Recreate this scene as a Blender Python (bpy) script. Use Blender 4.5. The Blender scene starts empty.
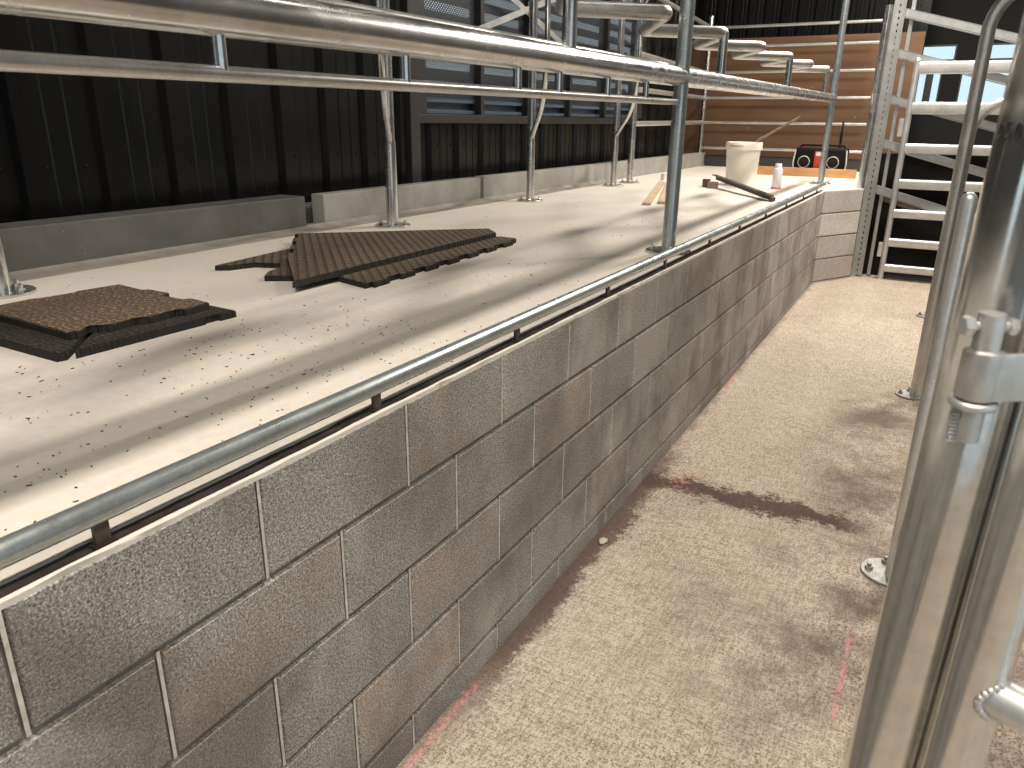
import bpy, bmesh, math, random
from mathutils import Vector, Matrix, Quaternion
random.seed(7)
SC = bpy.context.scene
COL = SC.collection

# ------------------------------------------------------------------ camera
cam_d = bpy.data.cameras.new('camera'); cam = bpy.data.objects.new('camera', cam_d); COL.objects.link(cam)
RX = Vector((0.8741820, 0.4854501, 0.0120030)); RY = Vector((0.1701361, -0.2830369, -0.9438982)); RZ = Vector((-0.4548182, 0.8271809, -0.3300183))
m = Matrix.Identity(4)
for i in range(3):
    m[i][0] = RX[i]; m[i][1] = -RY[i]; m[i][2] = -RZ[i]
m[0][3], m[1][3], m[2][3] = 0.8873, -0.3663, 0.5463
cam.matrix_world = m
cam_d.sensor_fit = 'HORIZONTAL'; cam_d.sensor_width = 36.0; cam_d.lens = 36.0 * 754.8 / 1024
cam_d.clip_start = 0.02; cam_d.clip_end = 200
cam_d.dof.use_dof = True; cam_d.dof.focus_distance = 2.6; cam_d.dof.aperture_fstop = 14
SC.camera = cam
# ------------------------------------------------------------------ view + world
SC.view_settings.view_transform = 'Standard'; SC.view_settings.look = 'None'
SC.view_settings.exposure = 0.0; SC.view_settings.gamma = 1.0; SC.view_settings.use_curve_mapping = False
W = bpy.data.worlds.new('daylight'); SC.world = W; W.use_nodes = True
bg = W.node_tree.nodes['Background']; bg.inputs[0].default_value = (0.74, 0.90, 1.0, 1); bg.inputs[1].default_value = 1.05
# ------------------------------------------------------------------ lamps: a row of LED battens over the pit
def lamp(x, y, z, power, col=(1.0, 0.92, 0.82), sx=0.24, sy=1.0):
    d = bpy.data.lights.new('batten_lamp', 'AREA'); d.shape = 'RECTANGLE'; d.size = sx; d.size_y = sy
    d.energy = power; d.color = col
    o = bpy.data.objects.new('batten_lamp', d); o.location = (x, y, z); COL.objects.link(o)
    return o
for ly, pa, pb in ((-2.6, 45, 45), (-0.1, 100, 58), (3.1, 6, 0), (6.3, 165, 110), (8.9, 150, 75)):
    lamp(0.42, ly, 3.3, pa)      # row over the pit
    if pb: lamp(1.95, ly, 3.3, pb)      # second row further right

# ------------------------------------------------------------------ helpers
def link(o, parent=None):
    COL.objects.link(o)
    if parent: o.parent = parent
    return o
def tag(o, label=None, cat=None, group=None, kind=None):
    if label: o['label'] = label
    if cat: o['category'] = cat
    if group: o['group'] = group
    if kind: o['kind'] = kind
    return o
def thing(name, loc, label, cat, group=None):
    o = bpy.data.objects.new(name, None); o.empty_display_size = .05; o.location = loc
    link(o); return tag(o, label, cat, group)
def root_loc(p):
    v = Vector((0, 0, 0))
    while p: v += p.location; p = p.parent
    return v
def obj(name, bm, mat, parent=None, smooth=True, origin=None):
    """bm is in world coordinates; the object is stored relative to its parent"""
    off = root_loc(parent); loc = Vector((0, 0, 0))
    if origin is not None: loc = Vector(origin) - off
    bmesh.ops.translate(bm, verts=bm.verts, vec=-(off + loc))
    bmesh.ops.recalc_face_normals(bm, faces=bm.faces)
    me = bpy.data.meshes.new(name); bm.to_mesh(me); bm.free()
    for mm in (mat if isinstance(mat, (list, tuple)) else [mat]): me.materials.append(mm)
    if smooth:
        for p in me.polygons: p.use_smooth = True
        try: me.set_sharp_from_angle(angle=math.radians(40))
        except Exception: pass
    o = bpy.data.objects.new(name, me); o.location = loc
    return link(o, parent)
def struct(name, bm, mat, smooth=False, label=None):
    o = obj(name, bm, mat, None, smooth); o['kind'] = 'structure'
    if label: o['label'] = label
    return o

def fillet(pts, r, n=7):
    pts = [Vector(p) for p in pts]; out = [pts[0]]
    for i in range(1, len(pts) - 1):
        a, b, c = pts[i - 1], pts[i], pts[i + 1]
        u = (a - b); v = (c - b); lu, lv = u.length, v.length; u.normalize(); v.normalize()
        ang = u.angle(v)
        if ang > math.pi - 1e-3: out.append(b); continue
        t = min(r / math.tan(ang / 2), lu * .49, lv * .49); rr = t * math.tan(ang / 2)
        ctr = b + (u + v).normalized() * (rr / math.sin(ang / 2))
        s = b + u * t - ctr; e = b + v * t - ctr; tot = s.angle(e); ax = s.cross(e).normalized()
        for k in range(n + 1): out.append(ctr + Quaternion(ax, tot * k / n) @ s)
    out.append(pts[-1]); return out
def tube(bm, pts, r, seg=20, cap=True, dome=False):
    pts = [Vector(p) for p in pts]; rings = []
    rad = r if isinstance(r, (list, tuple)) else [r] * len(pts)
    t0 = (pts[1] - pts[0]).normalized(); ref = Vector((0, 0, 1)) if abs(t0.z) < .9 else Vector((1, 0, 0))
    nrm = (ref - t0 * ref.dot(t0)).normalized(); prev = t0
    if dome:   # rounded end
        t = (pts[-1] - pts[-2]).normalized(); e = pts[-1]; q = rad[-1]
        for k in range(1, 6):
            a = k / 6 * math.pi / 2; pts.append(e + t * q * math.sin(a)); rad.append(q * math.cos(a))
    for i, p in enumerate(pts):
        if i == 0: t = t0
        elif i == len(pts) - 1: t = (pts[i] - pts[i - 1]).normalized()
        else:
            t = ((pts[i + 1] - pts[i]).normalized() + (pts[i] - pts[i - 1]).normalized()).normalized()
        q = prev.rotation_difference(t); nrm = q @ nrm; nrm = (nrm - t * nrm.dot(t)).normalized(); prev = t
        bn = t.cross(nrm)
        rings.append([bm.verts.new(p + (nrm * math.cos(2 * math.pi * k / seg) + bn * math.sin(2 * math.pi * k / seg)) * rad[i]) for k in range(seg)])
    for a, b in zip(rings, rings[1:]):
        for k in range(seg): bm.faces.new((a[k], a[(k + 1) % seg], b[(k + 1) % seg], b[k]))
    if cap: bm.faces.new(rings[0][::-1]); bm.faces.new(rings[-1])
    return bm
def T(pts, r, seg=20, cap=True, dome=False, rnd=0):
    bm = bmesh.new()
    return tube(bm, fillet(pts, rnd) if rnd else pts, r, seg, cap, dome)
def box(bm, a, b, bev=0.0, rot=None, ctr=None, seg=2):
    a, b = Vector(a), Vector(b); c = (a + b) / 2; s = b - a
    r = bmesh.ops.create_cube(bm, size=1.0)
    vs = r['verts']
    for v in vs: v.co = Vector((v.co.x * s.x, v.co.y * s.y, v.co.z * s.z))
    if bev:
        es = list({e for v in vs for e in v.link_edges})
        rr = bmesh.ops.bevel(bm, geom=es, offset=bev, segments=seg, affect='EDGES', profile=.6)
        vs = list({v for f in rr['faces'] for v in f.verts} | {v for v in vs if v.is_valid})
        # all verts of this box = connected island
        seen = set(vs); st = list(vs)
        while st:
            v = st.pop()
            for e in v.link_edges:
                o = e.other_vert(v)
                if o not in seen: seen.add(o); st.append(o)
        vs = list(seen)
    for v in vs:
        if rot is not None: v.co = rot @ v.co
        v.co += c if ctr is None else Vector(ctr)
    return vs
def B(a, b, bev=0.0, rot=None, ctr=None, seg=2):
    bm = bmesh.new(); box(bm, a, b, bev, rot, ctr, seg); return bm
def prism(bm, poly, z0, z1, bev=0.0):
    lo = [bm.verts.new((x, y, z0)) for x, y in poly]; hi = [bm.verts.new((x, y, z1)) for x, y in poly]
    n = len(poly)
    bm.faces.new(lo[::-1]); top = bm.faces.new(hi)
    for i in range(n): bm.faces.new((lo[i], lo[(i + 1) % n], hi[(i + 1) % n], hi[i]))
    if bev: bmesh.ops.bevel(bm, geom=list(top.edges), offset=bev, segments=2, affect='EDGES')
    return bm
def lathe(bm, prof, ctr, axis=(0, 0, 1), seg=32):
    ax = Vector(axis).normalized(); q = Vector((0, 0, 1)).rotation_difference(ax); c = Vector(ctr); rings = []
    for r, z in prof:
        rings.append([bm.verts.new(c + q @ Vector((max(r, 1e-5) * math.cos(2 * math.pi * k / seg), max(r, 1e-5) * math.sin(2 * math.pi * k / seg), z))) for k in range(seg)])
    for a, b in zip(rings, rings[1:]):
        for k in range(seg): bm.faces.new((a[k], a[(k + 1) % seg], b[(k + 1) % seg], b[k]))
    bm.faces.new(rings[0][::-1]); bm.faces.new(rings[-1])
    return bm
def L(prof, ctr, axis=(0, 0, 1), seg=32): return lathe(bmesh.new(), prof, ctr, axis, seg)
def cyl(bm, ctr, r, h, axis=(0, 0, 1), seg=20, bev=.002):
    return lathe(bm, [(r - bev, 0), (r, bev), (r, h - bev), (r - bev, h)], ctr, axis, seg)

# ------------------------------------------------------------------ materials
class N:
    def __init__(s, name):
        s.m = bpy.data.materials.new(name); s.m.use_nodes = True; s.t = s.m.node_tree; s.b = s.t.nodes['Principled BSDF']
        s.out = s.t.nodes['Material Output']; s._c = None
    def n(s, typ, **kw):
        x = s.t.nodes.new(typ)
        for k, v in kw.items():
            if k in x.inputs: x.inputs[k].default_value = v
            else: setattr(x, k, v)
        return x
    def l(s, a, b): s.t.links.new(a, b)
    def co(s, scale=(1, 1, 1), rot=(0, 0, 0), loc=(0, 0, 0)):
        if not s._c: s._c = s.n('ShaderNodeTexCoord')
        mp = s.n('ShaderNodeMapping'); mp.inputs['Scale'].default_value = scale; mp.inputs['Rotation'].default_value = rot; mp.inputs['Location'].default_value = loc
        s.l(s._c.outputs['Object'], mp.inputs['Vector']); return mp.outputs[0]
    def noise(s, scale, detail=4, rough=.55, vec=None, dist=0.0):
        x = s.n('ShaderNodeTexNoise'); x.inputs['Scale'].default_value = scale; x.inputs['Detail'].default_value = detail
        x.inputs['Roughness'].default_value = rough; x.inputs['Distortion'].default_value = dist
        s.l(vec if vec is not None else s.co(), x.inputs['Vector']); return x.outputs['Fac']
    def ramp(s, fac, stops):
        x = s.n('ShaderNodeValToRGB'); e = x.color_ramp.elements
        while len(e) < len(stops): e.new(.5)
        for q, (p, c) in zip(e, stops):
            q.position = p; q.color = (c, c, c, 1) if isinstance(c, (int, float)) else (*c, 1)
        s.l(fac, x.inputs[0]); return x.outputs[0]
    def mix(s, fac, a, b, mode='MIX'):
        x = s.n('ShaderNodeMix', data_type='RGBA', blend_type=mode)
        for sock, v in ((x.inputs[0], fac), (x.inputs[6], a), (x.inputs[7], b)):
            if hasattr(v, 'links') or isinstance(v, bpy.types.NodeSocket): s.l(v, sock)
            elif isinstance(v, (int, float)): sock.default_value = v
            else: sock.default_value = (*v, 1)
        return x.outputs[2]
    def math(s, op, a, b=0.0, c=0.0):
        x = s.n('ShaderNodeMath', operation=op)
        for i, v in enumerate((a, b, c)):
            if isinstance(v, bpy.types.NodeSocket): s.l(v, x.inputs[i])
            else: x.inputs[i].default_value = v
        return x.outputs[0]
    def bump(s, h, strength=.3, dist=.01, prev=None):
        x = s.n('ShaderNodeBump'); x.inputs['Strength'].default_value = strength; x.inputs['Distance'].default_value = dist
        s.l(h, x.inputs['Height'])
        if prev is not None: s.l(prev, x.inputs['Normal'])
        return x.outputs[0]
    def set(s, color=None, rough=None, metal=None, normal=None, spec=None):
        for v, k in ((color, 'Base Color'), (rough, 'Roughness'), (metal, 'Metallic'), (normal, 'Normal'), (spec, 'Specular IOR Level')):
            if v is None: continue
            if isinstance(v, bpy.types.NodeSocket): s.l(v, s.b.inputs[k])
            elif isinstance(v, (int, float)): s.b.inputs[k].default_value = v
            else: s.b.inputs[k].default_value = (*v, 1)
        return s.m
def plain(name, col, rough=.6, metal=0.0, spec=.5, var=.12, scale=30):
    k = N(name); f = k.noise(scale, 4)
    lo = tuple(c * (1 - var) for c in col); hi = tuple(min(1, c * (1 + var)) for c in col)
    return k.set(k.ramp(f, [(.3, lo), (.7, hi)]), rough, metal, None, spec)
def galv(name, tint=(1, 1, 1), rough=.22, dull=0.0):
    k = N(name)
    f1 = k.noise(9, 5, .6); f2 = k.noise(120, 3, .6)
    c = k.ramp(f1, [(.30, tuple(.50 * t for t in tint)), (.5, tuple(.60 * t for t in tint)), (.72, tuple(.70 * t for t in tint))])
    c = k.mix(.16, c, k.ramp(f2, [(.35, .35), (.65, .85)]))
    c = k.mix(k.ramp(k.noise(45, 3, .6), [(.70, 0.0), (.76, .35)]), c, tuple(.86 * t for t in tint))
    r = k.ramp(k.noise(12, 4), [(.3, rough - .05), (.7, rough + .09)])
    k.set(c, None, .96 - dull); k.l(r, k.b.inputs['Roughness']); return k.m
M = {}
M['galv'] = galv('galvanised_steel')
M['galv_bright'] = galv('galvanised_steel_bright', (.98, .98, .97), .36, .20)
M['galv_worn'] = galv('galvanised_steel_worn', (.90, .88, .84), .32, .14)
M['galv_teal'] = galv('galvanised_bluish', (.66, .74, .75), .28, .16)
M['galv_post'] = galv('galvanised_near_post', (1.12, 1.10, 1.05), .13, .03)
M['zinc'] = galv('zinc_channel', (.62, .64, .64), .42, .22)
M['zinc_matte'] = plain('weathered_zinc_flange', (.30, .295, .28), .5, metal=.35, var=.3, scale=60)
M['weld'] = galv('weld_bead', (1.05, 1.0, .95), .4, .2)
M['steel_plain'] = galv('plain_hinge_steel', (.95, .9, .84), .42, .15)
M['black'] = plain('black_plastic', (.007, .007, .008), .6, spec=.12)
M['dark_gap'] = plain('near_black_matte', (.012, .011, .010), .8, spec=.2)
M['red'] = plain('red_plastic', (.42, .04, .035), .4)
M['light_grey'] = plain('light_grey_plastic', (.55, .55, .55), .4)
M['pine'] = None

# cream platform concrete
k = N('cream_sealed_concrete')
f = k.noise(1.6, 6, .6); g = k.noise(38, 4, .6); h = k.noise(6, 5, .6)
c = k.ramp(f, [(.3, (.66, .605, .53)), (.7, (.77, .72, .645))])
c = k.mix(.18, c, k.ramp(g, [(.35, (.45, .40, .34)), (.6, (.75, .70, .62))]))
c = k.mix(k.ramp(k.noise(90, 2), [(.70, 0.0), (.76, .45)]), c, (.22, .19, .16))
c = k.mix(k.ramp(h, [(.60, 0.0), (.75, .28)]), c, (.46, .41, .35))
M['cream'] = k.set(c, .48, 0, k.bump(g, .10, .004), .4)
# cove strip beside the curb
M['strip'] = plain('bare_grey_screed', (.25, .23, .20), .75, var=.2, scale=9)
# curb concrete
k = N('pale_curb_concrete')
c = k.ramp(k.noise(5, 6, .65), [(.3, (.21, .202, .185)), (.7, (.32, .31, .285))])
M['curb_pale'] = k.set(c, .65, 0, k.bump(k.noise(50, 5), .15, .004))
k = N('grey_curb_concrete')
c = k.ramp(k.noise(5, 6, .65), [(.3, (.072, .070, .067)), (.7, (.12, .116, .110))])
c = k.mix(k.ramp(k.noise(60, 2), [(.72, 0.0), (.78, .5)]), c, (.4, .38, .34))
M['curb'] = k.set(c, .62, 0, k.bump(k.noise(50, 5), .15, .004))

# pit floor: broomed concrete with grit, damp edges and a stain across it
k = N('broomed_pit_concrete')
vec = k.co()
sep = k.n('ShaderNodeSeparateXYZ'); k.l(vec, sep.inputs[0]); X, Y = sep.outputs[0], sep.outputs[1]
c = k.ramp(k.noise(2.2, 6, .62), [(.28, (.44, .37, .29)), (.72, (.58, .50, .405))])
br = k.noise(1.0, 5, .7, k.co((16, 160, 20))); br2 = k.noise(1.0, 4, .7, k.co((150, 22, 20)))
c = k.mix(.60, c, k.ramp(k.math('MULTIPLY', br, br2), [(.14, (.20, .155, .115)), (.30, (.63, .545, .44))]))
# grit specks, denser in patches
pat = k.ramp(k.noise(1.5, 5, .65), [(.38, .30), (.60, 1.0)])
gr = k.ramp(k.noise(150, 3, .75, k.co((1, .6, 1))), [(.545, 0.0), (.585, 1.0)])
c = k.mix(k.math('MULTIPLY', k.math('MULTIPLY', gr, pat), .85), c, (.085, .06, .042))
gr2 = k.ramp(k.noise(190, 2, .6), [(.56, 0.0), (.62, .75)])
c = k.mix(gr2, c, (.16, .12, .085))
wob = k.math('MULTIPLY', k.math('SUBTRACT', k.noise(7, 6, .75), .5), .30)
wob2 = k.math('MULTIPLY', k.math('SUBTRACT', k.noise(60, 4, .75), .5), .22)
w = k.math('ADD', wob, wob2)
def band(val, lo, hi, soft):   # 1 inside lo..hi
    a = k.n('ShaderNodeMapRange', interpolation_type='SMOOTHSTEP'); a.inputs[1].default_value = lo - soft; a.inputs[2].default_value = lo + soft
    b = k.n('ShaderNodeMapRange', interpolation_type='SMOOTHSTEP'); b.inputs[1].default_value = hi - soft; b.inputs[2].default_value = hi + soft
    k.l(val, a.inputs[0]); k.l(val, b.inputs[0])
    return k.math('MULTIPLY', a.outputs[0], k.math('SUBTRACT', 1.0, b.outputs[0]))
Yw = k.math('ADD', Y, w); Xw = k.math('ADD', X, k.math('MULTIPLY', w, .55))
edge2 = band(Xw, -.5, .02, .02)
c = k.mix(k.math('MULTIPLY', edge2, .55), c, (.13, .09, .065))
pat2 = k.ramp(k.noise(3.2, 5, .65), [(.42, 0.0), (.62, 1.0)])
dk = k.math('MULTIPLY', k.math('MULTIPLY', band(Xw, .62, 3.0, .16), band(Yw, 1.2, 4.1, .35)), pat2)
c = k.mix(k.math('MULTIPLY', dk, .78), c, (.12, .08, .062))
dk3 = k.math('MULTIPLY', band(Xw, .3, .8, .2), k.math('MULTIPLY', band(Yw, 1.1, 2.2, .3), pat2))
c = k.mix(k.math('MULTIPLY', dk3, .35), c, (.17, .12, .085))
st = k.math('MULTIPLY', band(Yw, 2.36, 2.50, .035), band(Xw, -.5, .84, .10))
c = k.mix(k.math('MULTIPLY', st, .92), c, (.060, .031, .028))
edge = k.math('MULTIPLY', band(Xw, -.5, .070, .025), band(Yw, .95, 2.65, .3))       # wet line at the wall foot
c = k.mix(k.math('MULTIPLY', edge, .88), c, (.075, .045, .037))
orange = k.math('MULTIPLY', band(Xw, .09, .20, .04), band(Yw, 2.38, 2.60, .05))
c = k.mix(k.math('MULTIPLY', k.math('MULTIPLY', orange, k.ramp(k.noise(55, 3), [(.5, 0.0), (.62, 1.0)])), .5), c, (.62, .28, .17))
chalk = k.ramp(k.noise(60, 4, .7), [(.42, 0.0), (.56, 1.0)])
for x0, x1, y0, y1, a in ((.014, .030, .50, 1.03, .60), (.012, .030, 3.62, 3.95, .55), (.868, .878, 1.36, 1.74, .75), (.01, .026, 5.6, 6.0, .2)):
    q = k.math('MULTIPLY', band(k.math('ADD', X, k.math('MULTIPLY', wob2, .06)), x0, x1, .006), band(Y, y0, y1, .05))
    c = k.mix(k.math('MULTIPLY', k.math('MULTIPLY', q, chalk), a), c, (.72, .24, .26))
M['pit'] = k.set(c, .82, 0, k.bump(k.math('ADD', br, gr), .4, .005), .25)

# block face, block tint per block in the 'blk' colour attribute
def block_mat(name, gain, dampk):
    k = N(name)
    at = k.n('ShaderNodeVertexColor', layer_name='blk'); sc = k.n('ShaderNodeSeparateColor'); k.l(at.outputs[0], sc.inputs[0])
    tint, rust, wear = sc.outputs[0], sc.outputs[1], sc.outputs[2]
    fine = k.noise(270, 3, .6); med = k.noise(120, 3, .6)
    G = lambda *c: tuple(min(1, q * gain) for q in c)
    c = k.ramp(fine, [(.33, G(.055, .048, .042)), (.44, G(.24, .222, .20)), (.54, G(.40, .372, .335)), (.66, G(.78, .74, .68))])
    c = k.mix(.30, c, k.ramp(med, [(.38, G(.10, .09, .08)), (.6, G(.50, .47, .43))]))
    c = k.mix(.8, c, k.ramp(tint, [(0, .74), (1, 1.10)]), 'MULTIPLY')
    streak = k.noise(1.0, 4, .6, k.co((14, 14, 1.4))); cloud = k.noise(5.0, 4, .6, k.co((1, 1, 1.5)))
    rm = k.math('MULTIPLY', k.ramp(cloud, [(.42, 0.0), (.60, 1.0)]), rust)
    c = k.mix(k.math('MULTIPLY', rm, .60), c, G(.36, .20, .10))
    thin = k.ramp(k.noise(1.0, 3, .6, k.co((30, 30, 1.0))), [(.68, 0.0), (.76, 1.0)])
    c = k.mix(k.math('MULTIPLY', thin, .35), c, G(.34, .21, .10))
    c = k.mix(k.math('MULTIPLY', k.ramp(streak, [(.50, 0.0), (.70, 1.0)]), k.math('MULTIPLY', wear, .45)), c, G(.12, .102, .086))
    damp = k.ramp(k.noise(2.4, 5, .6, k.co((1, 1, 1.2))), [(.44, 0.0), (.62, 1.0)])
    c = k.mix(k.math('MULTIPLY', damp, dampk), c, G(.115, .098, .082))
    pale = k.ramp(k.noise(3.1, 4, .6, k.co((1, 1, .8), (0, 0, 0), (3, 1, 2))), [(.56, 0.0), (.72, 1.0)])
    c = k.mix(k.math('MULTIPLY', pale, .30), c, G(.62, .59, .54))
    return k.set(c, .88, 0, k.bump(k.math('ADD', fine, med), .7, .006), .25)
M['block'] = block_mat('concrete_block_face', 1.22, .58)
M['block_lifted'] = block_mat('brightened_concrete_block_face', 1.85, .20)  # end wall blocks brightened in colour, in place of a lower lamp
M['groove'] = plain('dirty_groove_fill', (.095, .080, .068), .9, var=.4, scale=22, spec=.2)
M['mortar'] = plain('pale_mortar', (.62, .575, .51), .9, var=.25, scale=40, spec=.2)
M['mortar_dark'] = plain('grey_mortar', (.24, .22, .195), .9, var=.25, scale=40, spec=.2)

# ribbed dark cladding
k = N('dark_steel_cladding')
c = k.ramp(k.noise(1.0, 4, .6, k.co((3, 3, .6))), [(.3, (.0035, .0035, .0037)), (.7, (.0065, .0063, .006))])
M['clad'] = k.set(c, .25, .0, None, .30)
M['clad_trim'] = plain('dark_flashing', (.030, .029, .028), .35, spec=.6)
M['frame_dark'] = plain('dark_window_frame', (.018, .017, .016), .45)
M['bounce_ground'] = plain('daylight_bounce_ground', (.48, .48, .47), .85, var=.15, scale=3)
M['roof'] = plain('dark_roof_sheet', (.05, .048, .045), .6)
M['louvre'] = plain('blue_grey_louvre_blade', (.06, .09, .13), .35, spec=.6)

# diamond mesh screen (real holes by alpha)
k = N('diamond_mesh_screen')
w1 = k.n('ShaderNodeTexWave', bands_direction='Y'); w1.inputs['Scale'].default_value = 16
w2 = k.n('ShaderNodeTexWave', bands_direction='Y'); w2.inputs['Scale'].default_value = 16
k.l(k.co(rot=(math.radians(50), 0, 0)), w1.inputs[0]); k.l(k.co(rot=(math.radians(-50), 0, 0)), w2.inputs[0])
a = k.math('MAXIMUM', k.ramp(w1.outputs[1], [(.30, 0.0), (.38, 1.0)]), k.ramp(w2.outputs[1], [(.30, 0.0), (.38, 1.0)]))
k.set((.02, .022, .025), .5, .3); k.l(a, k.b.inputs['Alpha']); M['mesh'] = k.m

# plywood
k = N('brown_plywood')
c = k.ramp(k.noise(1.0, 5, .6, k.co((1.2, 6, 9))), [(.3, (.088, .046, .024)), (.7, (.128, .069, .037))])
c = k.mix(k.ramp(k.noise(13, 2), [(.75, 0.0), (.79, .6)]), c, (.5, .42, .33))
M['ply'] = k.set(c, .7, 0, None, .3)
k = N('pine_timber')
c = k.ramp(k.noise(1.0, 5, .65, k.co((3, 25, 30))), [(.3, (.42, .21, .085)), (.7, (.60, .34, .15))])
M['pine'] = k.set(c, .65)
k = N('pale_plank')
c = k.ramp(k.noise(1.0, 5, .65, k.co((25, 3, 30))), [(.3, (.42, .30, .19)), (.7, (.58, .44, .30))])
M['plank'] = k.set(c, .7)

# rubber mats
def mat_rubber(name, top, dusty):
    k = N(name)
    v = k.n('ShaderNodeTexVoronoi', feature='F1', distance='CHEBYCHEV', voronoi_dimensions='2D'); v.inputs['Scale'].default_value = 30 if dusty < .5 else 55; v.inputs['Randomness'].default_value = dusty * .9
    k.l(k.co(rot=(0, 0, .0 if dusty > .5 else math.radians(45))), v.inputs['Vector'])
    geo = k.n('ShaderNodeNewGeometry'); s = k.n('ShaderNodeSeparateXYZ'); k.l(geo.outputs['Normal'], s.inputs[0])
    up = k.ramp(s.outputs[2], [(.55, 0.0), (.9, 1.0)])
    stud = k.ramp(v.outputs['Distance'], [(.20, 1.0), (.40, 0.0)])
    dust = k.ramp(k.noise(9, 5, .65), [(.3, tuple(.55 * t for t in top)), (.7, tuple(1.15 * t for t in top))])
    cc = k.mix(stud, tuple(.16 * t for t in top), dust)
    cc = k.mix(.35, cc, k.ramp(k.noise(160, 3), [(.35, tuple(.35 * t for t in top)), (.65, tuple(1.25 * t for t in top))]))
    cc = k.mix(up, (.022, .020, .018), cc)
    return k.set(cc, .8, 0, k.bump(stud, 1.0, .008), .3)
M['mat_brown'] = mat_rubber('dusty_brown_rubber', (.30, .215, .145), 1.0)
M['mat_stud'] = mat_rubber('studded_rubber', (.20, .150, .110), .0)
M['mat_dark'] = mat_rubber('dark_rubber', (.075, .062, .052), .7)
M['bucket'] = plain('cream_bucket_plastic', (.84, .80, .71), .35, var=.04, scale=6)
M['bucket_mark'] = plain('faded_print', (.42, .32, .16), .5)
M['can_white'] = plain('white_spray_can', (.72, .70, .74), .3, var=.06)
M['can_red'] = plain('red_can_base', (.62, .17, .10), .45)
M['rust_steel'] = plain('brown_steel_bar', (.085, .068, .055), .55, metal=.3, var=.35, scale=18)
M['wood_dark'] = plain('stained_offcut', (.25, .18, .15), .7, var=.3)
M['stick'] = plain('wooden_stick', (.20, .14, .09), .7, var=.3)
M['debris'] = plain('black_rubber_crumb', (.035, .03, .026), .9)
M['pebble'] = plain('pale_stone', (.45, .41, .36), .8)
M['ink'] = plain('black_marker_ink', (.012, .012, .014), .6)
M['step_dark'] = plain('dark_step_steel', (.035, .033, .031), .6)
k = N('window_glass'); k.set((.9, .97, 1.0), .03); k.b.inputs['Transmission Weight'].default_value = 1.0; k.b.inputs['IOR'].default_value = 1.02; M['glass'] = k.m

# ------------------------------------------------------------------ structure: pit floor and platform
def fz(y): return -.895 + .0118 * y
bm = bmesh.new()
xs = (-.02, 2.78); ys = (-3.0, 7.55)
v = [bm.verts.new((x, y, fz(y))) for x, y in ((xs[0], ys[0]), (xs[1], ys[0]), (xs[1], ys[1]), (xs[0], ys[1]))]
w_ = [bm.verts.new((q.co.x, q.co.y, q.co.z - .12)) for q in v]
bm.faces.new(v); bm.faces.new(w_[::-1])
for i in range(4): bm.faces.new((v[i], w_[i], w_[(i + 1) % 4], v[(i + 1) % 4]))
struct('floor', bm, M['pit'], label='beige broomed concrete pit floor with a dark stain')

# platform topping with a slightly ragged front edge
front = []
y = -3.0
while y < 6.68:
    front.append((-.046 + random.uniform(-.002, .002) - (.005 if random.random() < .06 else 0), y)); y += random.uniform(.02, .07)
poly = front + [(-.046, 6.70), (-.003, 6.80), (.267, 7.30), (.267, 10.6), (-2.32, 10.6), (-2.32, -3.0)]
bm = prism(bmesh.new(), poly, -.0085, 0.0, .003)
struct('platform_floor', bm, M['cream'], label='cream concrete platform top')
lip = []; y = -3.0
while y < 6.76:
    lip.append((-.0015 + random.uniform(-.0022, .0012) - (.006 if random.random() < .05 else 0), y)); y += random.uniform(.015, .06)
bm = prism(bmesh.new(), lip + [(-.002, 6.76), (-.0125, 6.76)] + [(-.0125 + random.uniform(-.002, .002), 6.7 - q * .05) for q in range(194)] + [(-.0125, -3.0)], -.0088, 0.0, .0015)
struct('kerb_lip', bm, M['cream'], label='thin pale lip along the top of the block wall')
bm = B((-.11, -3, -.05), (-.0135, 6.72, -.0035)); struct('trim_8', bm, M['groove'])
bm = prism(bmesh.new(), [(-.10, -3), (-.10, 6.9), (.16, 7.35), (.16, 10.6), (-2.32, 10.6), (-2.32, -3)], -.95, -.009)
struct('platform_fill', bm, M['mortar_dark'])

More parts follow.
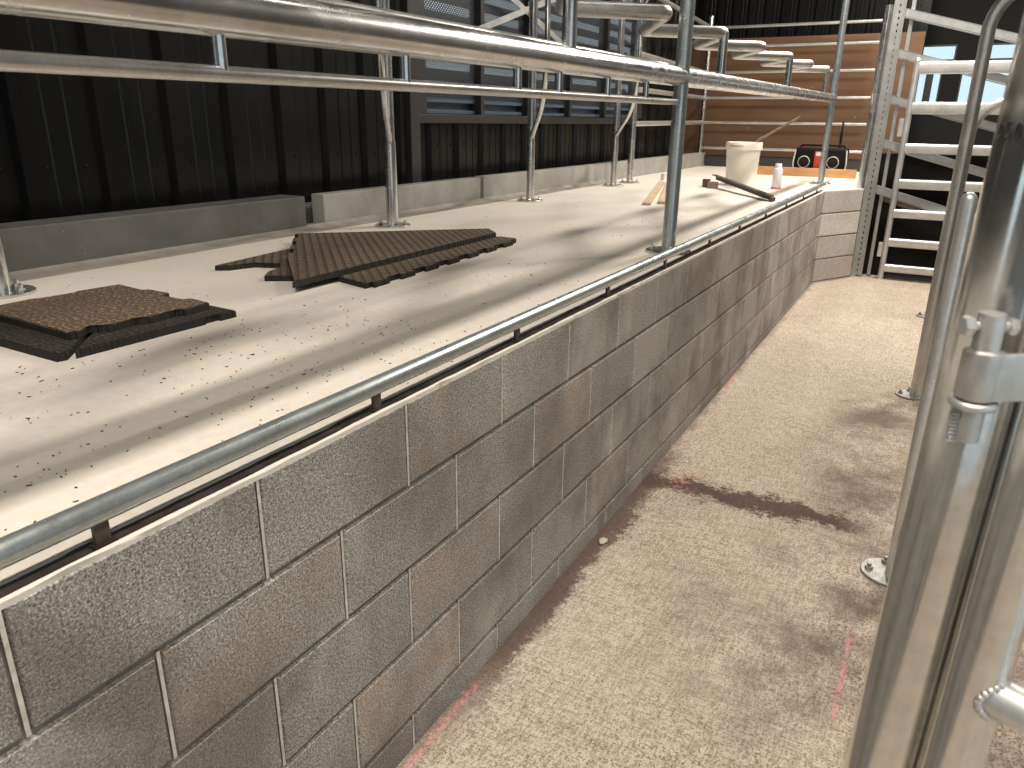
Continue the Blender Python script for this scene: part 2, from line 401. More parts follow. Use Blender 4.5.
# block walls --------------------------------------------------
def block_wall(name, org, u, length, courses, joint_y, base_fn, label):
    """org: a point on the wall top, u: direction along the wall; faces look to the right of u"""
    u = Vector(u).normalized(); nrm = Vector((u.y, -u.x, 0)); org = Vector(org)
    bm = bmesh.new(); lay = bm.loops.layers.color.new('blk')
    def P(a, z, d): return org + u * a + nrm * d + Vector((0, 0, z))
    def quad(p, mi, col):
        f = bm.faces.new([bm.verts.new(q) for q in p]); f.material_index = mi
        for l in f.loops: l[lay] = (*col, 1)
    g = .0052; ch = .0034; dep = .009; mw = .0031
    for ci, (zt, zb) in enumerate(courses):
        js = joint_y(ci)
        for a0, a1 in zip(js, js[1:]):
            a0c, a1c = max(a0, js[0]), min(a1, length)
            if a1c - a0c < .03: continue
            rnd = random.Random(int(a0 * 1000) * 7 + ci * 131 + len(name))
            tint = rnd.random(); rust = .8 if (ci == 3 and .55 < a0 < .62) else (.62 if rnd.random() < .2 else rnd.random() * .25); wear = rnd.random()
            col = (tint, rust, wear)
            lo = a0c + g; hi = a1c - g
            def zbot(a): return max(zb, base_fn(a)) + (g if zb > base_fn(a) else -.01)
            o = [P(lo, zt - g, -dep), P(hi, zt - g, -dep), P(hi, zbot(hi), -dep), P(lo, zbot(lo), -dep)]
            i_ = [P(lo + ch, zt - g - ch, 0), P(hi - ch, zt - g - ch, 0), P(hi - ch, zbot(hi) + ch, 0), P(lo + ch, zbot(lo) + ch, 0)]
            if zt >= -.02:
                o[0] = P(lo, zt, -dep); o[1] = P(hi, zt, -dep); i_[0] = P(lo + ch, zt, 0); i_[1] = P(hi - ch, zt, 0)
            quad(i_, 0, col)
            for q in range(4): quad((o[q], o[(q + 1) % 4], i_[(q + 1) % 4], i_[q]), 0, col)
        # mortar in the perpends is struck nearly flush and paler
        for a in js[1:-1]:
            if a > length: continue
            zb2 = max(zb, base_fn(a))
            quad((P(a - mw, zt, -.0022), P(a + mw, zt, -.0022), P(a + mw, zb2, -.0022), P(a - mw, zb2, -.0022)), 1, (0, 0, 0))
    z0 = -1.0; st0 = joint_y(0)[0]
    quad((P(st0, -.0085, -.0085), P(length, -.0085, -.0085), P(length, z0, -.0085), P(st0, z0, -.0085)), 2, (0, 0, 0))
    # solid body behind the face
    quad((P(st0, -.0505, -.11), P(length, -.0505, -.11), P(length, -.0505, -.0055), P(st0, -.0505, -.0055)), 2, (0, 0, 0))
    quad((P(st0, z0, -.11), P(st0, -.0505, -.11), P(st0, -.0505, -.0055), P(st0, z0, -.0055)), 2, (0, 0, 0))
    bmesh.ops.remove_doubles(bm, verts=bm.verts, dist=1e-6)
    o = struct(name, bm, [M['block_lifted' if 'end' in name else 'block'], M['mortar'], M['mortar_dark']], label=label)
    return o
zc = [(-.0088, -.1945), (-.1945, -.3945), (-.3945, -.5945), (-.5945, -.7945), (-.7945, -1.0)]
ro = [0, -.015, -.009, -.0125, -.017]
def joints(ci):
    off = ro[ci] + (0 if ci % 2 == 0 else .2)
    return [-2.8] + [off + .4 * q for q in range(-6, 18) if -2.7 < off + .4 * q < 6.78] + [6.80]
def pit_base(a): return fz(a)
block_wall('wall_pit_side', (0, 0, 0), (0, 1, 0), 6.80, zc, joints, pit_base, 'long grey concrete block pit wall')
dl = math.hypot(.27, .50)
block_wall('wall_pit_end', (0, 6.80, 0), (.27, .50, 0), dl, zc,
           lambda ci: [0, dl] if ci != 3 else [0, .26, dl], lambda a: fz(6.8 + a * .88), 'short angled block wall closing the pit')

# curb along the back of the platform
cz = .165
def curb_piece(n, x, y0, y1, h, label, mt='curb_pale'):
    bm = bmesh.new(); box(bm, (x - (.16 if n == 'trim_1' else .085), y0, -.0), (x, y1, h), .006)
    o = struct(n, bm, M[mt], label=label); return o
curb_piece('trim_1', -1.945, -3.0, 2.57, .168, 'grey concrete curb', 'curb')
curb_piece('trim_2', -1.955, 2.715, 4.31, .165, 'grey concrete curb')
curb_piece('trim_3', -1.950, 4.345, 6.62, .168, 'grey concrete curb')
curb_piece('trim_4', -1.965, 6.63, 10.2, .170, 'grey concrete curb')
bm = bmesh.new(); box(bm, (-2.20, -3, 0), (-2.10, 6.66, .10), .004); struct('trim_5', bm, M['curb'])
bm = bmesh.new()   # unsealed strip with a small cove at the curb foot
prof = [(-1.95, .022), (-1.935, .010), (-1.915, .004), (-1.845, .0022), (-1.84, -.001)]
for (xa, za), (xb, zb) in zip(prof, prof[1:]):
    bm.faces.new([bm.verts.new(q) for q in ((xa, -3, za), (xb, -3, zb), (xb, 6.62, zb), (xa, 6.62, za))])
bmesh.ops.remove_doubles(bm, verts=bm.verts, dist=1e-5)
struct('baseboard_back', bm, M['strip'], smooth=True)

# ------------------------------------------------------------------ ribbed cladding walls
def ribbed(bm, o, u, length, z0, z1, pitch, first, holes=()):
    """sheet along u starting at o, trapezoid ribs; normal to the right of u"""
    u = Vector(u); nrm = Vector((u.y, -u.x, 0)); o = Vector(o)
    pts = [(0, 0)]; a = first
    while a < length - .1:
        pts += [(a - .035, 0), (a - .018, .03), (a + .022, .03), (a + .04, 0)]
        for q in (.33, .66):   # minor swages in the pan
            b = a + .04 + (pitch - .075) * q
            if b < length: pts += [(b - .012, 0), (b - .006, .004), (b + .006, .004), (b + .012, 0)]
        a += pitch
    pts.append((length, 0))
    for (a0, d0), (a1, d1) in zip(pts, pts[1:]):
        segs = [(z0, z1)]
        for (h0, h1, hz0, hz1) in holes:
            if a0 >= h0 - .04 and a1 <= h1 + .04: segs = [(z0, hz0), (hz1, z1)]
        for s0, s1 in segs:
            bm.faces.new([bm.verts.new(o + u * aa + nrm * dd + Vector((0, 0, zz))) for aa, dd, zz in ((a0, d0, s0), (a1, d1, s0), (a1, d1, s1), (a0, d0, s1))])
    bmesh.ops.remove_doubles(bm, verts=bm.verts, dist=1e-5)
    return bm
WX = -2.33
bm = bmesh.new()
ribbed(bm, (WX, -3, .04), (0, 1, 0), 15.2, 0, 4.2, .352, 3 + 1.42 - .352 * 12, holes=[(7.05, 11.3, .50, 2.6)])
rs = random.Random(3)
for q in range(-8, 36):    # roofing screws
    yy = 1.42 + .352 * q
    for zz in ((.30, .93) if yy < 3.9 else (.33,)):
        for d in (-.085, .10):
            if not (4.05 < yy + d < 9.2 and zz > .45): cyl(bm, (WX, yy + d, zz + .04), .009, .007, (1, 0, 0), 8, .002)
struct('wall_left', bm, M['clad'], label='dark ribbed steel wall behind the platform')
bm = bmesh.new()
ribbed(bm, (-2.33, 10.35, 0), (1, 0, 0), 2.75, 0, 4.2, .20, .12)
struct('wall_end', bm, M['clad'], label='dark ribbed steel end wall')
# outside shell: roof and far gable, so daylight only comes from the open side
bm = B((-2.6, -5, 4.2), (2.8, 12.6, 4.3)); struct('ceiling', bm, M['roof'])
# unseen right wall, opening sized for daylight; ground outside added for near-post reflection
bm = bmesh.new(); box(bm, (2.7, .9, -1), (2.78, 12.0, 4.2)); box(bm, (2.7, -3.6, 1.45), (2.78, .9, 4.2)); box(bm, (2.7, -5, -1), (2.78, -3.6, 4.2)); struct('wall_right', bm, M['roof'])
bm = B((2.78, -12, -1.02), (14, 14, -.92)); struct('floor_bounce', bm, M['bounce_ground'])
bm = B((-2.6, -5.08, -1), (2.78, -5, 4.2)); struct('wall_back', bm, M['roof'])  # unseen back wall, added to cut the blue daylight
# plywood in front of the end wall
bm = B((-2.28, 10.10, -.0+.14), (.42, 10.125, 1.55)); struct('wall_end_lining', bm, M['ply'], label='brown plywood lining')
bm = B((-2.28, 10.06, .0), (.27, 10.13, .135), .004); struct('baseboard_end', bm, M['clad_trim'])

# louvred window in the left wall (y 4.03 .. 9.1)
wy0, wy1, wz0, wz1 = 4.05, 8.3, .52, 2.55
bm = bmesh.new()
box(bm, (WX - .06, wy0, wz0), (WX + .05, wy1, wz0 + .06), .004)
box(bm, (WX - .06, wy0, wz1 - .06), (WX + .05, wy1, wz1), .004)
for yy, ww in ((wy0, .10), (4.86, .05), (5.62, .05), (6.45, .05), (7.30, .05), (wy1 - .1, .22)):
    box(bm, (WX - .06, yy, wz0 + .06), (WX + .045, yy + ww, wz1 - .06), .004)
w1_ = struct('window_1', bm, M['frame_dark'], label='wide dark framed louvre window')
bm = bmesh.new()
box(bm, (WX - .075, wy0 + .1, .575), (WX - .062, wy1 + .1, .70), .002); box(bm, (WX - .04, wy0 + .1, .585), (WX - .01, wy1 - .1, .61), .002); box(bm, (WX - .04, wy0 + .1, .66), (WX - .01, wy1 - .1, .69), .002)
zz = .72
while zz < 2.45:
    r_ = Matrix.Rotation(math.radians(48), 3, 'Y')
    box(bm, (-.055, -(wy1 - wy0 - .2) / 2, -.003), (.055, (wy1 - wy0 - .2) / 2, .003), 0, r_, (WX - .06, (wy0 + wy1) / 2, zz)); zz += .125
o = obj('louvre_blades', bm, M['louvre'], w1_, False)
bm = bmesh.new()
bm.faces.new([bm.verts.new(q) for q in ((WX - .002, wy0 + .1, .69), (WX - .002, wy1 - .1, .69), (WX - .002, wy1 - .1, wz1 - .06), (WX - .002, wy0 + .1, wz1 - .06))])
obj('mesh_screen', bm, M['mesh'], w1_, False)
bm = bmesh.new()   # folded flashing down the near side of the window
box(bm, (WX, 3.94, .04), (WX + .06, 4.045, 4.1), .006)
struct('trim_6', bm, M['clad_trim'])
# flat steel X brace inside the window
def flat_bar(p, q, w, t, nrm):
    p, q, nrm = Vector(p), Vector(q), Vector(nrm); d = (q - p).normalized(); s = d.cross(nrm).normalized() * w / 2; n2 = nrm.normalized() * t / 2
    bm = bmesh.new(); A = [bm.verts.new(p + s * a + n2 * b) for a, b in ((-1, -1), (1, -1), (1, 1), (-1, 1))]; Bv = [bm.verts.new(q + s * a + n2 * b) for a, b in ((-1, -1), (1, -1), (1, 1), (-1, 1))]
    bm.faces.new(A[::-1]); bm.faces.new(Bv)
    for i in range(4): bm.faces.new((A[i], A[(i + 1) % 4], Bv[(i + 1) % 4], Bv[i]))
    return bm
br_ = thing('cross_brace', (-2.22, 5.5, .97), 'pale steel X brace in front of the louvre window', 'brace')
obj('brace_strap', flat_bar((-2.215, 4.30, 1.035), (-2.215, 6.5, 1.675), .045, .005, (1, 0, 0)), M['galv_bright'], br_, False)
obj('brace_strap', flat_bar((-2.225, 4.75, 1.55), (-2.225, 6.5, 1.08), .045, .005, (1, 0, 0)), M['galv_bright'], br_, False)
obj('gusset_plate', B((-2.222, 5.47, 1.33), (-2.212, 5.59, 1.43), .002), M['galv'], br_, False)

# far gable wall beyond the pit end with daylight windows
FY = 12.0
bm = bmesh.new()
def wallrect(x0, x1, z0, z1): box(bm, (x0, FY, z0), (x1, FY + .08, z1))
wins = [(.20, .62, .78, 1.23), (.84, 2.0, .78, 1.23), (.20, .74, 1.36, 1.56), (1.0, 2.2, 1.36, 1.56)]
wallrect(-.5, 2.78, -1, .78); wallrect(-.5, 2.78, 1.56, 4.2); wallrect(-.5, .20, .78, 1.56); wallrect(2.2, 2.78, .78, 1.56)
wallrect(.20, 2.2, 1.23, 1.36); wallrect(.62, .84, .78, 1.23); wallrect(.74, 1.0, 1.36, 1.56); wallrect(2.0, 2.2, .78, 1.23)
struct('wall_far', bm, M['dark_gap'])
for i, (x0, x1, z0, z1) in enumerate(wins):
    bm = bmesh.new(); t_ = .02
    box(bm, (x0, FY - .02, z0), (x1, FY + .03, z0 + t_)); box(bm, (x0, FY - .02, z1 - t_), (x1, FY + .03, z1))
    box(bm, (x0, FY - .02, z0 + t_), (x0 + t_, FY + .03, z1 - t_)); box(bm, (x1 - t_, FY - .02, z0 + t_), (x1, FY + .03, z1 - t_))
    if i == 0: box(bm, (.43, FY - .02, z0), (.52, FY + .03, z1))
    wf = struct('window_%d' % (i + 2), bm, M['frame_dark'])
    obj('pane', B((x0 + t_, FY, z0 + t_), (x1 - t_, FY + .006, z1 - t_)), M['glass'], wf, False)
# dark sheet added in place of the unlit void beyond the pit
bm = B((.275, 7.62, -1.0), (2.70, 7.70, .30)); struct('dark_void_sheet', bm, M['dark_gap'], label='added dark sheet for the unlit void behind the gate')

# ------------------------------------------------------------------ rump rail assembly over the platform edge
def zr(y): return .0093 * y      # rails rise slightly with the building fall
RXm = -.14
rail = thing('rump_rail', (RXm, 2.92, 0), 'galvanised rump rail with zigzag top pipe along the platform edge', 'rail')
def flange(bm, c, r=.085, t=.010, nut=4, rot=.4):
    cyl(bm, c, r, t, (0, 0, 1), 28, .002)
    for q in range(nut):
        a = rot + q * 2 * math.pi / nut; p = Vector(c) + Vector((math.cos(a) * r * .70, math.sin(a) * r * .70, t))
        cyl(bm, p, .013, .010, (0, 0, 1), 6, .001); cyl(bm, p, .007, .022, (0, 0, 1), 8, .001)
    return bm
for (px, py, lean) in ((-.137, 2.925, 0), (-.155, 7.66, 0), (-.137, -1.8, 0)):
    if py < 0: continue
    obj('post', T([(px, py, 0.006), (px, py, 2.4)], .030, 24), M['galv_teal'], rail)
    obj('base_plate', flange(bmesh.new(), (px, py, 0), .10), M['galv'], rail)
obj('main_rail', T([(RXm, -2.2, .695 + zr(-2.2)), (-.15, 7.66, .701 + zr(7.66))], .0385, 32), M['galv'], rail)
obj('back_rail', T([(-.205, -2.2, .737 - .018), (-.205, 2.9, .737 + .021)], .021, 20), M['galv_worn'], rail)
zz_pts = []
zg = lambda y: .912 + .0105 * y
yy = 1.83 - .86
zz_pts.append((-.44, 1.83 - .29 - 3.46, zg(-1.9)))
tips = []
for i in range(-4, 7):
    ty = 1.83 + .865 * i
    zz_pts.append((RXm - .005, ty, zg(ty)));
    if i < 6: zz_pts.append((-.445, ty + .575, zg(ty + .57)))
obj('zigzag_rail', tube(bmesh.new(), fillet(zz_pts, .055, 8), .029, 20), M['galv_worn'], rail)
for i in (-4, -2, 0, 2, 4, 6):
    ty = 1.83 + .865 * i; lx = RXm - .004
    obj('riser', T([(lx, ty, .70 + zr(ty)), (lx, ty, zg(ty) - .0)], .0215, 18), M['galv'], rail)
obj('lower_rail', T([(RXm, -2.0, .606 + .0067 * -2), (RXm, 2.9, .606 + .0067 * 2.9)], .0125, 16), M['galv_worn'], rail)
for sy in (-.35, .10, .537, 1.02, 1.51, 1.76, 2.13, 2.505):
    obj('stub', T([(RXm, sy, .606 + .0067 * sy), (RXm, sy, .668 + zr(sy))], .0115, 12), M['galv'], rail)

# kerb rail on the wall top
KX, KZ = -.026, .0475
kr = thing('kerb_rail', (KX, 2, 0), 'low galvanised kerb pipe on small brackets along the block wall top', 'rail')
obj('kerb_pipe', T([(KX, -2.2, KZ), (KX, 6.95, KZ + .002)], .0180, 24), M['galv_teal'], kr)
for by in (-.44, .150, .735, 1.318, 1.945, 2.544, 3.20, 3.80, 4.47, 5.15, 5.85, 6.52):
    bm = B((KX - .004, by - .011, -.0035), (KX + .004, by + .011, KZ - .012), .001)
    box(bm, (KX - .008, by - .016, -.0035), (KX + .008, by + .016, .001), .001)
    obj('bracket', bm, M['rust_steel'], kr, False)

# ------------------------------------------------------------------ back posts with bent divider pipes
dv = Vector((.58, -.8146, 0))
prof = [(0, .43), (.06, .452), (.20, .515), (.40, .60), (.53, .705), (.60, .83), (.625, 1.0), (.61, 1.22), (.63, 1.35), (.74, 1.41), (1.05, 1.43)]
def smooth_path(p, n=4):
    P = [Vector(q) for q in p]; out = []
    for i in range(len(P) - 1):
        a = P[max(i - 1, 0)]; b = P[i]; c = P[i + 1]; d = P[min(i + 2, len(P) - 1)]
        for k in range(n):
            t = k / n; out.append(.5 * ((2 * b) + (c - a) * t + (2 * a - 5 * b + 4 * c - d) * t * t + (3 * b - a - 3 * c + d) * t ** 3))
    out.append(P[-1]); return out
G_DIV = 'stall dividers on round floor flanges'
div_labels = ['galvanised divider post at the left picture edge, only its flange showing',
              'divider post rising behind the studded mat pile', 'second divider post along the curb, in front of the louvre window',
              'third divider post along the curb, next to the plain fence post']
for (px, py), lb in zip(((-1.70, .93), (-1.668, 2.927), (-1.686, 4.547), (-1.698, 6.167)), div_labels):
    t = thing('stall_divider', (px, py, 0), lb, 'divider', G_DIV)
    obj('post', T([(px, py, .006), (px, py, 2.3)], .028, 20), M['galv'], t)
    pf = obj('flange', flange(bmesh.new(), (px, py, 0), .095), M['galv'], t)
    pts = [Vector((px, py, 0)) + dv * s + Vector((0, 0, z)) for s, z in prof]
    obj('bent_pipe', tube(bmesh.new(), smooth_path(pts), .0168, 14), M['galv'], t)
    if 2 < py < 4: obj('sleeve', T([(px, py, .012), (px, py, .432)], .0315, 20), M['galv'], t)

# side and end fence
fn = thing('rail_fence', (-1.9, 8.3, 0), 'galvanised post and rail fence round the far corner of the platform', 'fence')
C0 = (-2.0, 9.945)
for (px, py, h) in ((-1.706, 6.60, 2.2), (C0[0], C0[1], 1.79)):
    obj('post', T([(px, py, .006), (px, py, h)], .030, 20, True, h < 2), M['galv'], fn)
    obj('flange', flange(bmesh.new(), (px, py, 0), .095), M['galv'], fn)
for z in (1.665, 1.44, 1.145, .845, .548, .235):
    obj('end_rail', T([(C0[0], C0[1] - .0, z), (-.035, 9.945, z)], .0175, 14), M['galv_worn'], fn)
for z in (1.67, 1.145, .845, .548):
    obj('side_rail', T([(-1.706, 6.60, z - .02), (C0[0], C0[1], z)], .024, 14), M['galv_worn'], fn)

# ------------------------------------------------------------------ right-hand row of posts
G_ROW = 'posts along the right side of the pit'
def fl(x, y, r=.062): return flange(bmesh.new(), (x, y, fz(y)), r, .009, 4, .2)
fx, fy, FR = .927, .215, .0302
t = thing('gate_post', (fx, fy, fz(fy)), 'large near galvanised post with handwritten 050 mark and hinge', 'post', G_ROW)
pst = obj('post', T([(fx - .021, fy, fz(fy)), (fx + .038, fy, 1.6)], FR, 48), M['galv_post'], t)
obj('flange', fl(fx, fy, .08), M['galv'], t)
# handwriting on the post (marker), as thin strokes hugging the surface
cdir = math.atan2(-.3663 - fy, .8873 - fx)
def on_post(a, z): return Vector((fx + z * .0237 + math.cos(cdir + a) * (FR + .0002), fy + math.sin(cdir + a) * (FR + .0002), z))
def stroke(pts, r=.0009): return [on_post(a, z) for a, z in pts]
def glyph(a0, z0, paths, sa=.14, sz=.0085):
    bm = bmesh.new()
    for p in paths: tube(bm, [on_post(a0 + x * sa, z0 + (y - .5) * sz) for x, y in p], .00055, 6)
    return bm
circ = [(.5 + .42 * math.cos(q * math.pi / 8 + 1.6), .5 + .5 * math.sin(q * math.pi / 8 + 1.6)) for q in range(17)]
five = [(.9, 1), (.25, 1), (.2, .58), (.55, .65), (.85, .45), (.8, .15), (.45, 0), (.1, .1)]
MZ = .5440
for a0, pp in ((-1.12, [circ]), (-.90, [five]), (-.68, [circ, [(.35, .9), (.7, .1)]])):
    obj('marker_digit', glyph(a0, MZ, pp), M['ink'], pst)
obj('marker_line', glyph(-.50, MZ, [[(0, .5), (1.5, .5), (3, .5), (5, .5), (8, .5)]]), M['ink'], pst)
obj('marker_scribble', glyph(-.80, .5850, [[(0, .2), (.4, .9), (.5, .1), (.9, .9)], [(1.6, .8), (1.7, .2), (2.2, .9), (2.8, .8)]]), M['ink'], pst)

# gate hung on the near post
gx, gy, GR = .9640, .1760, .0187
t = thing('hinged_gate', (gx, gy, -.80), 'galvanised gate frame hinged on the near post', 'gate')
obj('stile', T([(gx - .016, gy, -.80), (gx + .030, gy, 1.5)], GR, 48), M['galv_post'], t)
ad = Vector((1, -.42, 0)).normalized()
for az in (.172, .95):
    b0 = Vector((gx, gy, az))
    obj('arm', T([b0, b0 + ad * 1.2], .0145, 24), M['galv_bright'], t)
bm = bmesh.new()     # weld beads round the arm
for q in range(26):
    a = q / 26 * 2 * math.pi; n2 = Vector((-ad.y, ad.x, 0)); s = Vector((0, 0, 1))
    p = Vector((gx, gy, .172)) + (n2 * math.cos(a) + s * math.sin(a)) * .0155
    p = p + ad * (math.sqrt(max(0, GR ** 2 - (math.cos(a) * .0155) ** 2)) + .001)
    bmesh.ops.create_icosphere(bm, subdivisions=2, radius=.0032, matrix=Matrix.Translation(p))
obj('weld_bead', bm, M['weld'], t)
# hinge: curled strap sleeve with plate, pin, cross bolt, ring and stud
hx, hy = .9255, .146
hz0, hz1 = .3905, .4215
slv = L([(.0088, 0), (.0110, .001), (.0114, .003), (.0114, hz1 - hz0 - .003), (.0110, hz1 - hz0 - .001), (.0088, hz1 - hz0)], (hx, hy, hz0), seg=36)
hs = obj('hinge_sleeve', slv, M['steel_plain'], t)
pv = Vector((gx + .004 - hx, gy - hy, 0)); pl = pv.length; pv.normalize(); pn = Vector((-pv.y, pv.x, 0))
bm = bmesh.new(); r_ = Matrix((pv, pn, Vector((0, 0, 1)))).transposed()
box(bm, (0, 0, 0), (pl - .010, .005, hz1 - hz0 - .002), .001, r_, Vector((hx, hy, (hz0 + hz1) / 2)) + pv * ((pl - .010) / 2 - .002) - pn * .0082)
obj('hinge_plate', bm, M['steel_plain'], t)
bm = bmesh.new(); rw = random.Random(4)
for q in range(22):
    zq = hz0 - .006 + q * (hz1 - hz0 + .008) / 21
    p = Vector((hx, hy, zq)) + pv * (pl - .0185 + rw.uniform(-.0015, .0015)) - pn * (.0118 + rw.uniform(-.001, .001))
    bmesh.ops.create_icosphere(bm, subdivisions=2, radius=rw.uniform(.0030, .0042), matrix=Matrix.Translation(p))
obj('hinge_weld', bm, M['weld'], t)
pin = L([(.0077, 0), (.0077, .0785), (.0071, .080), (0, .0803)], (hx, hy, hz0 - .027), seg=32)
obj('hinge_pin', pin, M['steel_plain'], t)
bx = Vector((RX.x, RX.y, 0)).normalized()
bc = Vector((hx, hy, hz1 + .014))
bm = bmesh.new(); tube(bm, [bc - bx * .015, bc + bx * .015], .003, 12)
cyl(bm, bc - bx * .0165, .0062, .006, tuple(bx), 6, .001); cyl(bm, bc + bx * .0105, .0052, .005, tuple(bx), 6, .001)
obj('cross_bolt', bm, M['galv_bright'], t)
bm = bmesh.new(); ring = [Vector((hx + .0114 * math.cos(q / 24 * 2 * math.pi), hy + .0114 * math.sin(q / 24 * 2 * math.pi), hz0 - .003)) for q in range(25)]
tube(bm, ring, .0026, 10, False); obj('hinge_ring', bm, M['galv_bright'], t)
bm = bmesh.new(); sp = Vector((hx, hy, 0)) - bx * .0085
for q in range(10):
    z = hz0 - .028 + q * .0024
    lathe(bm, [(.0022, 0), (.0040, .0012), (.0022, .0024)], (sp.x, sp.y, z), seg=14)
obj('threaded_stud', bm, M['galv_bright'], t)

t = thing('capped_post', (.957, 2.14, fz(2.14)), 'short galvanised post with rounded cap just behind the near post', 'post', G_ROW)
obj('post', T([(.957, 2.14, fz(2.14)), (.957, 2.14, .352)], .021, 28, True, True), M['galv_bright'], t)
obj('flange', fl(.945, 2.15, .085), M['zinc_matte'], t)
t = thing('hooped_post', (.93, 4.08, fz(4.08)), 'tall galvanised post whose top bends over to the right, beside the gate', 'post', G_ROW)
hb = Vector((.948, 4.08, 0))
obj('post', tube(bmesh.new(), fillet([hb + Vector((0, 0, fz(4.08))), hb + Vector((0, 0, 1.16)), hb + Vector((.9, -.1, 1.19))], .20, 10), .030, 24), M['galv_worn'], t)
obj('flange', fl(.925, 4.08, .075), M['zinc_matte'], t)
t = thing('bent_post', (.935, 6.05, fz(6.05)), 'farther galvanised post with a lower bend, mostly behind the hooped post', 'post', G_ROW)
hb = Vector((.995, 6.05, 0))
obj('post', tube(bmesh.new(), fillet([hb + Vector((0, 0, fz(6.05))), hb + Vector((0, 0, .70)), hb + Vector((.7, 0, .74))], .22, 10), .030, 24), M['galv_bright'], t)
obj('flange', fl(.955, 6.05, .085), M['zinc_matte'], t)

# ------------------------------------------------------------------ gate with oval rails at the pit end
t = thing('oval_rail_gate', (.52, 7.38, fz(7.38)), 'pale galvanised gate of seven flat rails standing at the pit end', 'gate')
gz = fz(7.38)
def oval(p, q, h, w, seg=20):
    bm = bmesh.new(); p, q = Vector(p), Vector(q); d = (q - p).normalized(); up = Vector((0, 0, 1)); s = d.cross(up).normalized()
    up = s.cross(d); rr = w / 2; ring = []
    prof = [(math.cos(a) * rr, (h / 2 - rr) + math.sin(a) * rr) for a in [i * math.pi / 9 for i in range(10)]] + [(-math.cos(a) * rr, -(h / 2 - rr) - math.sin(a) * rr) for a in [i * math.pi / 9 for i in range(10)]]
    A = [bm.verts.new(p + s * x + up * z) for x, z in prof]; Bv = [bm.verts.new(q + s * x + up * z) for x, z in prof]
    n = len(prof)
    for i in range(n): bm.faces.new((A[i], A[(i + 1) % n], Bv[(i + 1) % n], Bv[i]))
    bm.faces.new(A[::-1]); bm.faces.new(Bv); return bm
obj('stile', T([(.52, 7.38, gz), (.52, 7.38, 1.06)], .026, 20, True, True), M['galv_bright'], t)
obj('stile', T([(1.55, 7.38, gz), (1.55, 7.38, 1.06)], .026, 20, True, True), M['galv_bright'], t)
for z, h in ((1.005, .10), (.685, .10), (.352, .085), (.052, .085), (-.208, .08), (-.466, .08), (-.70, .075)):
    obj('rail', oval((.53, 7.38, z), (1.54, 7.38, z), h, .042), M['galv_bright'], t)
obj('hinge_lug', B((.455, 7.36, .45), (.495, 7.40, .60), .004), M['galv_bright'], t, False)
obj('hinge_lug', B((.46, 7.36, -.60), (.495, 7.40, -.47), .004), M['galv_bright'], t, False)

# galvanised frame with sloping rails, left of and behind the gate
t = thing('race_frame', (.30, 7.42, fz(7.4)), 'galvanised channel frame with sloping rails behind the flat rail gate', 'frame')
obj('pipe_post', T([(.235, 7.35, gz + .01), (.235, 7.35, 1.50)], .032, 20, True), M['galv'], t)
bm = bmesh.new(); box(bm, (.268, 7.40, gz + .01), (.309, 7.410, 2.0), .001); box(bm, (.319, 7.40, gz + .01), (.360, 7.410, 2.0), .001)
zq = gz + .02
while zq < 1.97:
    box(bm, (.3035, 7.4005, zq), (.3245, 7.4095, zq + .030)); zq += .05
box(bm, (.268, 7.35, gz + .01), (.275, 7.41, 2.0), .001); box(bm, (.353, 7.355, gz + .01), (.360, 7.41, 2.0), .001)
obj('channel_upright', bm, M['zinc'], t, False)
obj('channel_upright', B((.395, 7.46, gz + .01), (.425, 7.53, 2.0), .002), M['zinc'], t, False)
obj('foot_plate', B((.225, 7.34, gz), (.30, 7.41, gz + .012), .002), M['galv'], t, False)
for z in (1.486, 1.169, .80, .427, .03):
    bm = bmesh.new(); x0, x1 = .36, 2.0; sl = -.27
    for dz, y0, y1, th in ((.0, 7.43, 7.50, .006), (-.03, 7.43, 7.436, .06), (-.066, 7.43, 7.50, .006)):
        a = [(x0, y0), (x0, y1), (x1, y1), (x1, y0)]
        lo = [bm.verts.new((x, y, z + dz - th / 2 + sl * (x - .33))) for x, y in a]; hi = [bm.verts.new((x, y, z + dz + th / 2 + sl * (x - .33))) for x, y in a]
        bm.faces.new(lo[::-1]); bm.faces.new(hi)
        for i in range(4): bm.faces.new((lo[i], lo[(i + 1) % 4], hi[(i + 1) % 4], hi[i]))
    obj('sloping_rail', bm, M['zinc'], t, False)
bm = bmesh.new(); a = [(.42, 7.505), (.42, 7.53), (2.0, 7.53), (2.0, 7.505)]
lo = [bm.verts.new((x, y, -.09 - .27 * (x - .33))) for x, y in a]; hi = [bm.verts.new((x, y, -.03 - .27 * (x - .33))) for x, y in a]
bm.faces.new(lo[::-1]); bm.faces.new(hi)
for i in range(4): bm.faces.new((lo[i], lo[(i + 1) % 4], hi[(i + 1) % 4], hi[i]))
obj('brown_strap', bm, M['wood_dark'], t, False)
t = thing('step_grate', (.9, 7.55, gz), 'dark steel bars lying on the floor under the flat rail gate', 'grate')
for q in range(3):
    obj('bar', B((.55, 7.45 + q * .05, gz), (1.7, 7.47 + q * .05, gz + .03), .003), M['step_dark'], t, False)
obj('grate_end', B((.53, 7.44, gz), (.55, 7.58, gz + .035), .003), M['step_dark'], t, False)

